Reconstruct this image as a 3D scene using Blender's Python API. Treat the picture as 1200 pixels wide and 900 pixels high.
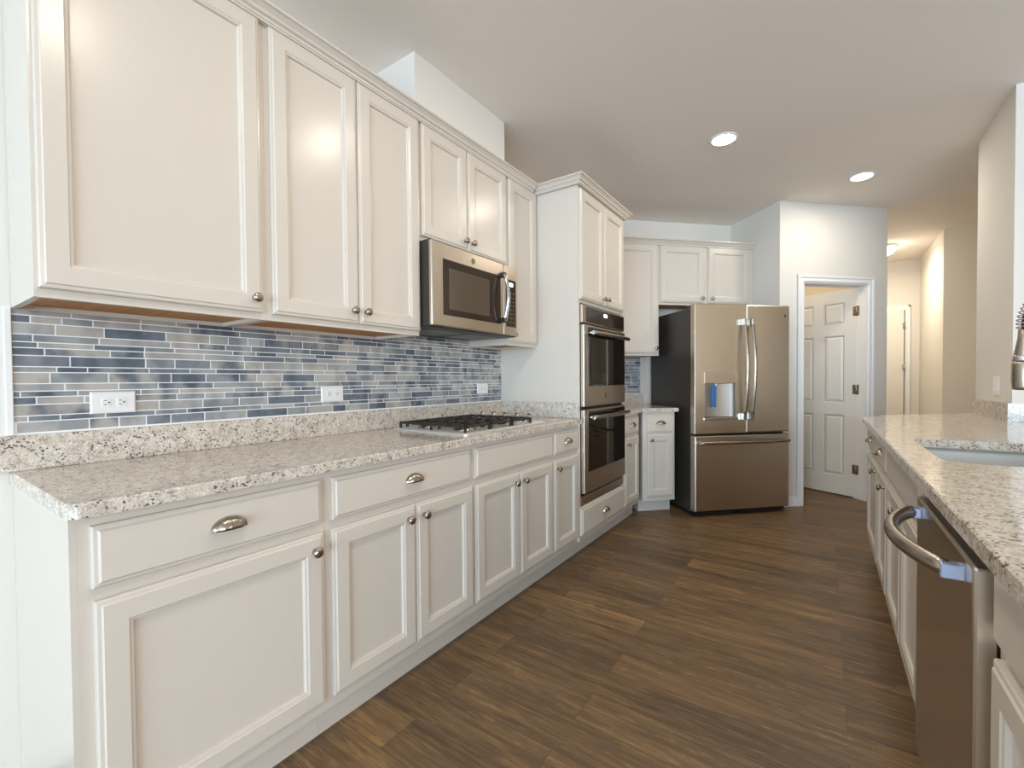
import bpy, bmesh, math, random
from mathutils import Vector, Matrix
random.seed(7)
for o in list(bpy.data.objects): bpy.data.objects.remove(o)
SC = bpy.context.scene
COL = SC.collection
PI = math.pi
S2 = math.sqrt(.5)
H = 2.75                     # ceiling height

# ------------------------------------------------------------------ camera
def setup_camera():
    yaw, pit, rol, f, co = .6066, .0188, -.0078, 527.2642, 5.3742
    F = Vector((-math.sin(yaw)*math.cos(pit), math.cos(yaw)*math.cos(pit), -math.sin(pit)))
    R = F.cross(Vector((0, 0, 1))).normalized(); U = R.cross(F)
    R2 = R*math.cos(rol) + U*math.sin(rol); U2 = -R*math.sin(rol) + U*math.cos(rol)
    cd = bpy.data.cameras.new('camera'); c = bpy.data.objects.new('camera', cd); COL.objects.link(c)
    m = Matrix((R2, U2, -F)).transposed().to_4x4(); m.translation = Vector((1.9197, 0, 1.1652))
    c.matrix_world = m
    cd.sensor_fit = 'HORIZONTAL'; cd.sensor_width = 36; cd.lens = 36*f/1200; cd.shift_y = co/1200
    cd.clip_start = .02; cd.clip_end = 100
    SC.camera = c
setup_camera()

# ------------------------------------------------------------------ light and exposure
SC.view_settings.view_transform = 'Standard'; SC.view_settings.look = 'None'
SC.view_settings.gamma = 1.0; SC.view_settings.use_curve_mapping = False
SC.view_settings.exposure = 0.27
SC.cycles.max_bounces = 16; SC.cycles.diffuse_bounces = 10; SC.cycles.glossy_bounces = 6
W = bpy.data.worlds.new('daylight_sky'); SC.world = W; W.use_nodes = True
W.node_tree.nodes['Background'].inputs[0].default_value = (.80, .90, 1.0, 1)
W.node_tree.nodes['Background'].inputs[1].default_value = 1.0

def area(name, loc, rot, sx, sy, power, col, spread=PI):
    l = bpy.data.lights.new(name, 'AREA'); l.shape = 'RECTANGLE'; l.size = sx; l.size_y = sy
    l.energy = power; l.color = col; l.spread = spread
    o = bpy.data.objects.new(name, l); COL.objects.link(o); o.location = loc; o.rotation_euler = rot
    return o
# daylight coming in through the glazed opening of the breakfast area behind the viewer
area('daylight_rear', (3.6, -6.95, 1.35), (PI/2, 0, 0), 6.0, 2.1, 420, (.48, .75, 1.0))
area('added_fill_side', (8.95, -2.6, 2.08), (PI*.44, 0, PI/2), 5.0, 1.0, 150, (1.0, .95, .90))  # added side fill, set high to brighten the base cabinets
# added unseen lamps aimed upward to brighten the ceiling
area('added_upfill_rear', (3.6, -6.9, .32), (PI*.74, 0, 0), 6.0, .9, 150, (.92, .95, 1.0))
area('added_upfill_side', (8.9, -2.6, .60), (PI*.78, 0, PI/2), 5.0, .8, 50, (1.0, .94, .92))
CAN_POWER, HALL_POWER = 6.3, 15

# ------------------------------------------------------------------ materials
def lin(c):
    return tuple(((v/255)/12.92 if v/255 <= .04045 else ((v/255+.055)/1.055)**2.4) for v in c) + (1,)
class NT:
    def __init__(s, name):
        s.m = bpy.data.materials.new(name); s.m.use_nodes = True
        s.t = s.m.node_tree; s.b = s.t.nodes['Principled BSDF']
    def n(s, typ, **kw):
        nd = s.t.nodes.new(typ)
        for k, v in kw.items():
            if k in nd.inputs: nd.inputs[k].default_value = v
            else: setattr(nd, k, v)
        return nd
    def l(s, a, b): s.t.links.new(a, b)
    def ramp(s, fac, stops, interp='LINEAR'):
        r = s.n('ShaderNodeValToRGB'); e = r.color_ramp.elements; r.color_ramp.interpolation = interp
        while len(e) < len(stops): e.new(.5)
        for i, (p, c) in enumerate(stops): e[i].position = p; e[i].color = c
        s.l(fac, r.inputs[0]); return r.outputs[0]
    def mix(s, fac, a, b, mode='MIX'):
        m = s.n('ShaderNodeMix', data_type='RGBA', blend_type=mode)
        for sock, v in ((m.inputs[0], fac), (m.inputs[6], a), (m.inputs[7], b)):
            if hasattr(v, 'links'): s.l(v, sock)
            else: sock.default_value = v
        return m.outputs[2]
    def bump(s, h, strength=.1, dist=.01):
        b = s.n('ShaderNodeBump', Strength=strength, Distance=dist); s.l(h, b.inputs['Height']); s.l(b.outputs[0], s.b.inputs['Normal'])
def plain(name, col, rough=.5, metal=0, grain=0, gscale=60, spec=.5, coat=0):
    k = NT(name); c = lin(col)
    k.b.inputs['Base Color'].default_value = c; k.b.inputs['Roughness'].default_value = rough
    k.b.inputs['Metallic'].default_value = metal; k.b.inputs['Specular IOR Level'].default_value = spec
    k.b.inputs['Coat Weight'].default_value = coat
    tc = k.n('ShaderNodeTexCoord'); nz = k.n('ShaderNodeTexNoise', Scale=gscale, Detail=3.0)
    k.l(tc.outputs['Object'], nz.inputs['Vector'])
    if grain:
        k.bump(nz.outputs[0], grain, .002)
    d = tuple(v*.97 for v in c[:3]) + (1,)
    k.l(k.mix(nz.outputs[0], c, d), k.b.inputs['Base Color'])
    return k.m
def emit(name, col, strength):
    k = NT(name); k.b.inputs['Base Color'].default_value = col
    k.b.inputs['Emission Color'].default_value = col; k.b.inputs['Emission Strength'].default_value = strength
    return k.m
def brushed(name, col, rough=.28, axis=2):
    k = NT(name); k.b.inputs['Metallic'].default_value = 1
    tc = k.n('ShaderNodeTexCoord'); mp = k.n('ShaderNodeMapping')
    sc = [3, 3, 3]; sc = [400, 400, 400]; sc[axis] = 4
    mp.inputs['Scale'].default_value = sc
    k.l(tc.outputs['Object'], mp.inputs[0]); nz = k.n('ShaderNodeTexNoise', Scale=1.0, Detail=2.0); k.l(mp.outputs[0], nz.inputs['Vector'])
    c = lin(col); k.l(k.mix(nz.outputs[0], tuple(v*.992 for v in c[:3])+(1,), c), k.b.inputs['Base Color'])
    mr = k.n('ShaderNodeMapRange'); mr.inputs['To Min'].default_value = rough-.004; mr.inputs['To Max'].default_value = rough+.006
    k.l(nz.outputs[0], mr.inputs[0]); k.l(mr.outputs[0], k.b.inputs['Roughness'])
    return k.m
def granite(name, base, light, dark, rough=.12):
    k = NT(name); tc = k.n('ShaderNodeTexCoord')
    big = k.n('ShaderNodeTexNoise', Scale=38.0, Detail=6.0, Roughness=.7); k.l(tc.outputs['Object'], big.inputs['Vector'])
    c1 = k.ramp(big.outputs[0], [(.36, lin((150, 140, 130))), (.46, lin(base)), (.58, lin(light))])
    vo = k.n('ShaderNodeTexVoronoi', Scale=300.0); k.l(tc.outputs['Object'], vo.inputs['Vector'])
    vr = k.n('ShaderNodeSeparateColor'); k.l(vo.outputs['Color'], vr.inputs[0])
    c2 = k.mix(.45, c1, k.ramp(vr.outputs[0], [(0, lin((140, 128, 116))), (.25, lin(base)), (.8, lin(light)), (1, lin((246, 242, 234)))]))
    # dark mineral flecks gathered in drifts
    v2 = k.n('ShaderNodeTexVoronoi', Scale=210.0); k.l(tc.outputs['Object'], v2.inputs['Vector'])
    s2 = k.n('ShaderNodeSeparateColor'); k.l(v2.outputs['Color'], s2.inputs[0])
    fl = k.ramp(s2.outputs[1], [(.84, (0, 0, 0, 1)), (.87, (1, 1, 1, 1))])
    nd = k.n('ShaderNodeTexNoise', Scale=24.0, Detail=3.0); k.l(tc.outputs['Object'], nd.inputs['Vector'])
    gate = k.ramp(nd.outputs[0], [(.38, (.1, .1, .1, 1)), (.52, (1, 1, 1, 1))])
    fm = k.mix(1, fl, gate, 'MULTIPLY')
    c3 = k.mix(fm, c2, k.ramp(s2.outputs[2], [(0, lin(dark)), (.5, lin((104, 96, 92))), (1, lin((140, 122, 108)))]))
    k.l(c3, k.b.inputs['Base Color']); k.b.inputs['Roughness'].default_value = rough
    k.bump(big.outputs[0], .02, .002)
    return k.m
def planks(name):
    k = NT(name); tc = k.n('ShaderNodeTexCoord')
    br = k.n('ShaderNodeTexBrick', Scale=1.0); br.offset = .37; br.offset_frequency = 2
    for nm, v in (('Mortar Size', .0012), ('Brick Width', 1.22), ('Row Height', .152), ('Mortar Smooth', .1)): br.inputs[nm].default_value = v
    br.inputs['Color1'].default_value = (0, 0, 0, 1); br.inputs['Color2'].default_value = (1, 1, 1, 1); br.inputs['Mortar'].default_value = (.2, .2, .2, 1)
    k.l(tc.outputs['Object'], br.inputs['Vector'])
    rnd = k.n('ShaderNodeRGBToBW'); k.l(br.outputs['Color'], rnd.inputs[0])
    mul = k.n('ShaderNodeMath', operation='MULTIPLY'); mul.inputs[1].default_value = 37.0; k.l(rnd.outputs[0], mul.inputs[0])
    def streak(sx, sy, det, rough):
        mp = k.n('ShaderNodeMapping'); mp.inputs['Scale'].default_value = (sx, sy, 1); k.l(tc.outputs['Object'], mp.inputs[0])
        nz = k.n('ShaderNodeTexNoise', noise_dimensions='4D', Scale=1.0, Detail=det, Roughness=rough)
        k.l(mp.outputs[0], nz.inputs['Vector']); k.l(mul.outputs[0], nz.inputs['W']); return nz.outputs[0]
    broad = streak(1.5, 15, 6, .68); fine = streak(5, 85, 5, .7)
    c = k.ramp(broad, [(.30, lin((68, 54, 43))), (.45, lin((98, 78, 58))), (.57, lin((122, 97, 68))), (.70, lin((166, 132, 84)))])
    c = k.mix(.46, c, k.ramp(fine, [(.3, lin((60, 48, 39))), (.5, lin((106, 84, 62))), (.66, lin((162, 130, 86)))]))
    gold_streak = streak(7, 42, 5, .75)  # golden streaks of the wood itself
    c = k.mix(k.ramp(gold_streak, [(.56, (0, 0, 0, 1)), (.72, (.8, .8, .8, 1))]), c, lin((168, 134, 88)))
    murk = streak(3, 22, 4, .7)
    c = k.mix(k.ramp(murk, [(.58, (0, 0, 0, 1)), (.74, (.75, .75, .75, 1))]), c, lin((58, 46, 38)))
    tint = k.ramp(rnd.outputs[0], [(0, (.80, .79, .79, 1)), (.5, (1.0, .99, .97, 1)), (1, (1.22, 1.18, 1.12, 1))])
    c = k.mix(1, c, tint, 'MULTIPLY')
    seam = k.ramp(br.outputs['Fac'], [(0, (1, 1, 1, 1)), (1, (.62, .60, .58, 1))])
    c = k.mix(1, c, seam, 'MULTIPLY')
    k.l(c, k.b.inputs['Base Color'])
    mr = k.n('ShaderNodeMapRange'); mr.inputs['To Min'].default_value = .34; mr.inputs['To Max'].default_value = .50
    k.l(fine, mr.inputs[0]); k.l(mr.outputs[0], k.b.inputs['Roughness'])
    k.b.inputs['Specular IOR Level'].default_value = .4
    k.bump(fine, .10, .003)
    return k.m
def wood(name, c0, c1, axis=1):
    k = NT(name); tc = k.n('ShaderNodeTexCoord'); mp = k.n('ShaderNodeMapping'); s = [60, 60, 60]; s[axis] = 2
    mp.inputs['Scale'].default_value = s; k.l(tc.outputs['Object'], mp.inputs[0])
    nz = k.n('ShaderNodeTexNoise', Scale=1.0, Detail=4.0); k.l(mp.outputs[0], nz.inputs['Vector'])
    k.l(k.ramp(nz.outputs[0], [(.3, lin(c0)), (.7, lin(c1))]), k.b.inputs['Base Color']); k.b.inputs['Roughness'].default_value = .55
    return k.m
def tile_mat(name, c0, c1):
    k = NT(name); tc = k.n('ShaderNodeTexCoord'); mp = k.n('ShaderNodeMapping')
    mp.inputs['Scale'].default_value = (13, 13, 9); k.l(tc.outputs['Object'], mp.inputs[0])
    nz = k.n('ShaderNodeTexNoise', Scale=1.0, Detail=2.0); k.l(mp.outputs[0], nz.inputs['Vector'])
    k.l(k.ramp(nz.outputs[0], [(.40, lin(c0)), (.58, lin(c1))]), k.b.inputs['Base Color'])
    k.b.inputs['Roughness'].default_value = .22; k.b.inputs['Coat Weight'].default_value = .25
    return k.m

M = {}
M['cab'] = plain('cabinet_paint', (207, 199, 188), .26, spec=.45)
M['wall'] = plain('wall_paint', (224, 220, 213), .85, grain=.06, gscale=300, spec=.2)
M['ceil'] = plain('ceiling_paint', (244, 238, 232), .9, grain=.05, gscale=300, spec=.1)
M['trim'] = plain('trim_paint', (238, 238, 237), .4)
M['doorp'] = plain('door_paint', (226, 222, 214), .45)
M['granite'] = granite('granite', (190, 180, 167), (216, 209, 198), (62, 56, 58))
M['floor'] = planks('plank_floor')
M['under'] = wood('maple_underside', (166, 110, 54), (192, 138, 74))
M['steel'] = brushed('stainless_steel', (206, 194, 178), .28, 0)
M['steelv'] = brushed('stainless_steel_upright', (200, 187, 169), .34, 2)
M['steelm'] = plain('satin_steel', (178, 174, 168), .5, .7)
M['traym'] = plain('satin_tray_steel', (222, 220, 216), .38, .55)
M['chrome'] = plain('polished_metal', (205, 205, 208), .12, 1)
M['nickel'] = plain('brushed_nickel', (168, 158, 146), .27, 1)
M['blackg'] = plain('dark_glass', (26, 21, 17), .06, spec=.7)
M['smoke'] = plain('smoked_window', (84, 74, 62), .12, spec=.6)
M['brownp'] = plain('bronze_black_panel', (44, 34, 27), .15, spec=.6)
M['case'] = plain('appliance_case_grey', (52, 48, 43), .42)
M['black'] = plain('black_plastic', (22, 22, 23), .4)
M['iron'] = plain('cast_iron', (42, 36, 30), .5, grain=.1, gscale=200)
M['white'] = plain('white_plastic', (238, 238, 236), .35)
M['slot'] = plain('slot_dark', (40, 38, 38), .6)
M['blue'] = plain('blue_film', (52, 104, 160), .3)
M['film_daylight'] = plain('chrome_film_daylight_blue', (188, 205, 240), .2, .7)  # blue of protective film and of reflected daylight, put into one colour
M['print'] = plain('panel_print', (150, 140, 128), .5)
M['filter'] = plain('vent_filter_grey', (150, 146, 138), .4, .6)
M['grout'] = plain('grout_white', (242, 242, 244), .8)
M['lens'] = emit('lamp_lens', (1, .96, .88, 1), 14)
M['dome'] = emit('lamp_dome', (1, .89, .73, 1), 19)
M['lcd'] = emit('lit_display', (.85, .90, 1, 1), 2.2)
TILES = [tile_mat('tile_slate_blue', (80, 90, 102), (106, 115, 126)), tile_mat('tile_steel_blue', (100, 109, 118), (132, 139, 145)),
         tile_mat('tile_blue_grey', (122, 129, 135), (158, 161, 161)), tile_mat('tile_pale_grey', (148, 151, 152), (176, 175, 171)),
         tile_mat('tile_warm_grey', (158, 154, 149), (184, 179, 172)), tile_mat('tile_mixed', (98, 106, 116), (172, 169, 164)),
         tile_mat('tile_mixed_dark', (78, 88, 101), (138, 144, 149))]

# ------------------------------------------------------------------ mesh helpers
def box(bm, x0, x1, y0, y1, z0, z1, bev=0, seg=2):
    r = bmesh.ops.create_cube(bm, size=1); vs = r['verts']
    for v in vs:
        v.co = Vector((x0+(v.co.x+.5)*(x1-x0), y0+(v.co.y+.5)*(y1-y0), z0+(v.co.z+.5)*(z1-z0)))
    if bev:
        es = list({e for v in vs for e in v.link_edges})
        bmesh.ops.bevel(bm, geom=es, offset=bev, segments=seg, affect='EDGES', profile=.5)
def loft(bm, rings, cap0=True, cap1=True, smooth=False, closed=True):
    rows = [[bm.verts.new(p) for p in r] for r in rings]; n = len(rows[0])
    for a, b in zip(rows, rows[1:]):
        for i in range(n if closed else n-1):
            j = (i+1) % n
            f = bm.faces.new((a[i], a[j], b[j], b[i])); f.smooth = smooth
    if cap0: bm.faces.new(rows[0][::-1])
    if cap1: bm.faces.new(rows[-1])
    return rows
def rect_loft(bm, x0, x1, z0, z1, yb, rings):
    """front of a door or drawer: rings of (inset, distance towards the viewer)"""
    loft(bm, [[(x0+i, yb-o, z0+i), (x1-i, yb-o, z0+i), (x1-i, yb-o, z1-i), (x0+i, yb-o, z1-i)] for i, o in rings])
def holed(bm, x0, x1, z0, z1, hx0, hx1, hz0, hz1, yf, yb, yh, bev=.008):
    """slab with front at yf, back yb, and a recess to depth yh"""
    o = [(x0, z0), (x1, z0), (x1, z1), (x0, z1)]; b = bev
    ob = [(x0+b, z0+b), (x1-b, z0+b), (x1-b, z1-b), (x0+b, z1-b)]; h = [(hx0, hz0), (hx1, hz0), (hx1, hz1), (hx0, hz1)]
    loft(bm, [[(x, yb, z) for x, z in o], [(x, yf+b, z) for x, z in o], [(x, yf, z) for x, z in ob], [(x, yf, z) for x, z in h], [(x, yh, z) for x, z in h]])
def lathe(bm, prof, org=(0, 0, 0), axis='z', n=20, smooth=True):
    ox, oy, oz = org; rings = []
    for r, h in prof:
        ring = []
        for i in range(n):
            a = 2*PI*i/n; c, s = r*math.cos(a), r*math.sin(a)
            ring.append({'z': (ox+c, oy+s, oz+h), '-y': (ox+c, oy-h, oz+s), 'x': (ox+h, oy+c, oz+s)}[axis])
        rings.append(ring)
    loft(bm, rings, smooth=smooth)
def tube(bm, pts, r, n=10, smooth=True, ry=None):
    pts = [Vector(p) for p in pts]; rings = []; up = None
    for i, p in enumerate(pts):
        t = (pts[min(i+1, len(pts)-1)] - pts[max(i-1, 0)]).normalized()
        if up is None:
            up = Vector((0, 0, 1)) if abs(t.z) < .9 else Vector((1, 0, 0))
        a = t.cross(up).normalized(); up = a.cross(t).normalized()
        rr = r[i] if isinstance(r, (list, tuple)) else r; r2 = rr if ry is None else ry
        rings.append([p + a*rr*math.cos(2*PI*k/n) + up*r2*math.sin(2*PI*k/n) for k in range(n)])
    loft(bm, rings, smooth=smooth)
def prism(bm, poly, z0, z1, hole=None, bev=0):
    """plan polygon (anticlockwise) extruded, optional hole loop, softened outer top edge"""
    def loop(p, z): return [bm.verts.new((x, y, z)) for x, y in p]
    def ringf(a, b):
        n = len(a)
        for i in range(n): bm.faces.new((a[i], a[(i+1) % n], b[(i+1) % n], b[i]))
    for_caps = []
    bot = loop(poly, z0); top = loop(poly, z1-bev) if bev else loop(poly, z1)
    ringf(bot, top)
    if bev:
        t2 = loop(inset_poly(poly, bev), z1); ringf(top, t2); top = t2
    hb = ht = None
    if hole: hb = loop(hole, z0); ht = loop(hole, z1); ringf(ht, hb)
    for outer, inner in ((bot, hb), (top, ht)):
        if inner is None: bm.faces.new(outer)
        else:
            es = []
            for lp in (outer, inner):
                for i in range(len(lp)):
                    e = bm.edges.get((lp[i], lp[(i+1) % len(lp)])); es.append(e)
            bmesh.ops.triangle_fill(bm, edges=es, use_beauty=True)
def inset_poly(p, d):
    out = []; n = len(p)
    for i in range(n):
        a, b, c = Vector(p[i-1]), Vector(p[i]), Vector(p[(i+1) % n])
        e1 = (b-a).normalized(); e2 = (c-b).normalized(); n1 = Vector((-e1.y, e1.x)); n2 = Vector((-e2.y, e2.x))
        m = (n1+n2); m = m/(m.dot(n1)) if abs(m.dot(n1)) > 1e-6 else n1
        q = b + m*d; out.append((q.x, q.y))
    return out
def sweep(bm, path, prof, side=1):
    """profile (out, z) carried along a plan path with mitred corners; side=1 puts 'out' to the right of travel"""
    n = len(path); rings = []
    for i in range(n):
        p = Vector(path[i]); d1 = (p-Vector(path[i-1])).normalized() if i else None
        d2 = (Vector(path[i+1])-p).normalized() if i < n-1 else None
        n1 = Vector((d1.y, -d1.x))*side if d1 else None; n2 = Vector((d2.y, -d2.x))*side if d2 else None
        m = n1 if n2 is None else n2 if n1 is None else (n1+n2)/((n1+n2).dot(n1))
        rings.append([(p.x+m.x*o, p.y+m.y*o, z) for o, z in prof])
    loft(bm, rings)
def rrect(x0, x1, y0, y1, r, n=8):
    out = []
    for cx, cy, a0 in ((x1-r, y0+r, -PI/2), (x1-r, y1-r, 0), (x0+r, y1-r, PI/2), (x0+r, y0+r, PI)):
        for i in range(n+1):
            a = a0+PI/2*i/n; out.append((cx+r*math.cos(a), cy+r*math.sin(a)))
    return out

def obj(name, bm, mat, parent=None, recalc=True):
    if recalc: bmesh.ops.recalc_face_normals(bm, faces=bm.faces)
    me = bpy.data.meshes.new(name); bm.to_mesh(me); bm.free()
    for mm in (mat if isinstance(mat, (list, tuple)) else [mat]): me.materials.append(M[mm] if isinstance(mm, str) else mm)
    o = bpy.data.objects.new(name, me); COL.objects.link(o)
    if parent: o.parent = parent
    return o
def B(): return bmesh.new()
def tag(o, label, cat, group=None):
    o['label'] = label; o['category'] = cat
    if group: o['group'] = group
    return o
def thing(name, label, cat, loc=(0, 0, 0), rz=0, group=None):
    o = bpy.data.objects.new(name, None); COL.objects.link(o); o.location = loc; o.rotation_euler = (0, 0, rz); o.empty_display_size = .1
    return tag(o, label, cat, group)
def struct(name, bm, mat, parent=None):
    o = obj(name, bm, mat, parent)
    if parent is None: o['kind'] = 'structure'
    return o
def sbox(name, mat, *a, bev=0):
    b = B(); box(b, *a, bev=bev); return struct(name, b, mat)
def copy_tree(o, parent=None):
    c = o.copy(); COL.objects.link(c)
    if parent: c.parent = parent
    for ch in list(o.children): copy_tree(ch, c)
    return c
def A45(s, t): return ((s-t)*S2, (s+t)*S2)           # angled corner: s along the wall, t depth
R90, R45, RM90 = PI/2, PI/4, -PI/2

# ------------------------------------------------------------------ room shell
T_BACK, S_SIDE, T_PAN, S_PAN = 2.8715, 4.447, 2.20, 5.60
sbox('floor', 'floor', -.15, 9.1, -7.1, 8.3, -.05, 0)
sbox('ceiling', 'ceil', -.15, 9.1, -7.1, 8.3, H, H+.06)
sbox('wall_left', 'wall', -.12, 0, -7.1, 4.061, 0, H)
def slab45(name, s0, s1, t0, t1, z0=0, z1=H, mat='wall'):
    b = B(); prism(b, [A45(s0, t0), A45(s1, t0), A45(s1, t1), A45(s0, t1)], z0, z1); return struct(name, b, mat)
slab45('wall_back', 2.75, S_SIDE+.115, T_BACK, T_BACK+.12)
slab45('wall_alcove', S_SIDE, S_SIDE+.115, T_PAN+.1155, T_BACK)
DO0, DO1, DZ = 4.68, 5.385, 2.04
b = B()
for s0, s1, z0, z1 in ((S_SIDE, DO0, 0, H), (DO1, S_PAN, 0, H), (DO0, DO1, DZ, H)):
    prism(b, [A45(s0, T_PAN), A45(s1, T_PAN), A45(s1, T_PAN+.115), A45(s0, T_PAN+.115)], z0, z1)
struct('wall_pantry', b, 'wall')
slab45('wall_pantry_side', S_PAN-.115, S_PAN, T_PAN+.1155, 3.42)
slab45('wall_pantry_rear', S_SIDE+.1155, S_PAN-.1155, 3.40, 3.52)
slab45('wall_pantry_inner', S_SIDE+.0005, S_SIDE+.115, T_BACK+.121, 3.52)
# hallway
sbox('wall_hall_end', 'wall', 1.3, 3.1, 8.10, 8.22, 0, H)
sbox('wall_hall_left', 'wall', 1.30, 1.42, 6.45, 8.10, 0, H)
sbox('wall_hall_right', 'wall', 2.97, 3.09, 6.65, 8.10, 0, H)
b = B(); prism(b, [(2.97, 6.648), (4.98, 4.638), (5.07, 4.72), (3.06, 6.73)], 0, H); struct('wall_hall_angled', b, 'wall')
sbox('wall_right', 'wall', 2.77, 9.0, 3.602, 4.327, 0, H)
# great room behind the viewer, with the daylight opening and an unseen side window added for brightness
b = B()
for a in ((-.12, .6, 0, H), (6.6, 9.12, 0, H), (.6, 6.6, 2.4, H), (.6, 6.6, 0, .3)): box(b, a[0], a[1], -7.12, -7.0, a[2], a[3])
struct('wall_rear', b, 'wall')
b = B()
for a in ((-7.0, -5.1, 0, H), (-.1, 3.602, 0, H), (-5.1, -.1, 2.64, H), (-5.1, -.1, 0, .55)): box(b, 9.0, 9.12, a[0], a[1], a[2], a[3])
struct('wall_far_right', b, 'wall')
b = B()
box(b, .6, 6.6, -7.09, -7.04, .3, .36); box(b, .6, 6.6, -7.09, -7.04, 2.34, 2.4)
for x in (.6, 2.58, 4.56, 6.54): box(b, x, x+.06, -7.09, -7.04, .36, 2.34)
struct('window_1', b, 'trim')
b = B()
box(b, 9.04, 9.09, -5.1, -.1, .55, .61); box(b, 9.04, 9.09, -5.1, -.1, 2.58, 2.64)
for y in (-5.1, -3.45, -1.81, -.16): box(b, 9.04, 9.09, y, y+.06, .61, 2.58)
struct('window_added', b, 'trim')  # unseen window added to let in more light from the side
# boxed chase above the wall cabinets
sbox('wall_chase', 'wall', .0005, .295, 1.54, 2.28, 2.432, H-.0005)

# pantry door opening: jamb and casing
b = B()
tf, tb = T_PAN-.004, T_PAN+.119
for s0, s1, z0, z1 in ((DO0-.002, DO0+.018, 0, DZ), (DO1-.018, DO1+.002, 0, DZ), (DO0, DO1, DZ-.018, DZ)):
    prism(b, [A45(s0, tf), A45(s1, tf), A45(s1, tb), A45(s0, tb)], z0, z1)
def casing(b, s0, s1, z0, z1):
    for d0, d1, th in ((0, .062, .013), (.04, .062, .020), (.004, .016, .017)):
        for u0, u1, w0, w1 in ((s0-d1, s0-d0, z0, z1+d1), (s1+d0, s1+d1, z0, z1+d1), (s0-d0, s1+d0, z1+d0, z1+d1)):
            prism(b, [A45(u0, T_PAN-th), A45(u1, T_PAN-th), A45(u1, T_PAN), A45(u0, T_PAN)], w0, w1)
casing(b, DO0+.006, DO1-.002, 0, DZ-.004)
struct('trim_1', b, 'trim')
b = B()
for s0, s1 in ((S_SIDE+.001, DO0-.057), (DO1+.061, S_PAN)):
    for z0, z1, th in ((0, .07, .014), (.07, .085, .009)):
        prism(b, [A45(s0, T_PAN-th), A45(s1, T_PAN-th), A45(s1, T_PAN), A45(s0, T_PAN)], z0, z1)
struct('baseboard_pantry', b, 'trim')

def door_leaf(name, loc, rz, w, h, th=.035, six=True):
    """door slab; front face at local y=0, depth to +y, local x from its left edge"""
    st = .105*w/.70; mid = .10*w/.70; pw = (w-2*st-mid)/2
    rows = [(.20, .80), (.92, 1.58), (1.69, 1.90)] if six else []
    b = B(); rec = .010
    if not six:
        box(b, 0, w, 0, th, .012, h, bev=.002)
    else:
        box(b, 0, w, rec, th-rec, .012, h)
        for y0, y1 in ((0, rec+.001), (th-rec-.001, th)):
            for x0, x1 in ((0, st), (st+pw, st+pw+mid), (w-st, w)): box(b, x0, x1, y0, y1, .012, h)
            zs = [.012] + [v for r in rows for v in r] + [h]
            for k in range(0, len(zs), 2):
                for x0 in (st, st+pw+mid): box(b, x0, x0+pw, y0, y1, zs[k], zs[k+1])
    d = struct(name, b, 'doorp'); d.location = loc; d.rotation_euler = (0, 0, rz)
    for z0, z1 in rows:
        for x0 in (st, st+pw+mid):
            b = B(); rect_loft(b, x0, x0+pw, z0, z1, rec, [(.0, 0), (.0, .001), (.008, .0), (.014, .0), (.034, .008), (.036, .008)])
            obj('raised_panel', b, 'doorp', d)
    return d
hx_, hy_ = A45(DO1-.020, T_PAN+.095)
ang = math.radians(-28.1)
ux, uy = math.cos(ang), math.sin(ang)
DW_ = .68
d1 = door_leaf('door_1', (hx_-ux*DW_, hy_-uy*DW_, 0), ang, DW_, 2.022)
for z in (.28, 1.05, 1.80):
    b = B(); box(b, DW_-.03, DW_-.0005, -.0025, -.0003, z-.045, z+.045, bev=.0008); tube(b, [(DW_+.004, -.004, z-.047), (DW_+.004, -.004, z+.047)], .0065)
    box(b, DW_+.0085, DW_+.036, -.006, -.004, z-.045, z+.045)
    obj('hinge', b, 'nickel', d1)
# hall door
d2 = door_leaf('door_2', (2.045, 8.055, 0), 0, .762, 2.075, six=False)
for z in (.28, 1.30, 1.86):
    b = B(); tube(b, [(.766, -.005, z-.045), (.766, -.005, z+.045)], .006); box(b, .745, .762, -.002, -.0003, z-.04, z+.04); obj('hinge', b, 'nickel', d2)
b = B(); box(b, .7625, .7695, .008, .044, .0, 2.078); obj('gap_shade', b, 'iron', d2)  # dark strip standing in for the shaded gap along the door edge
b = B()
for x0, x1, z0, z1, th in ((2.815, 2.875, 0, 2.14, .015), (1.98, 2.04, 0, 2.14, .015), (2.04, 2.815, 2.08, 2.14, .015), (2.855, 2.875, 0, 2.14, .022), (1.98, 2.875, 2.12, 2.14, .022), (1.98, 2.0, 0, 2.14, .022)):
    box(b, x0, x1, 8.10-th, 8.0995, z0, z1)
struct('trim_2', b, 'trim')
sbox('baseboard_hall', 'trim', 2.956, 2.97, 6.66, 8.08, 0, .085)

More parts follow.
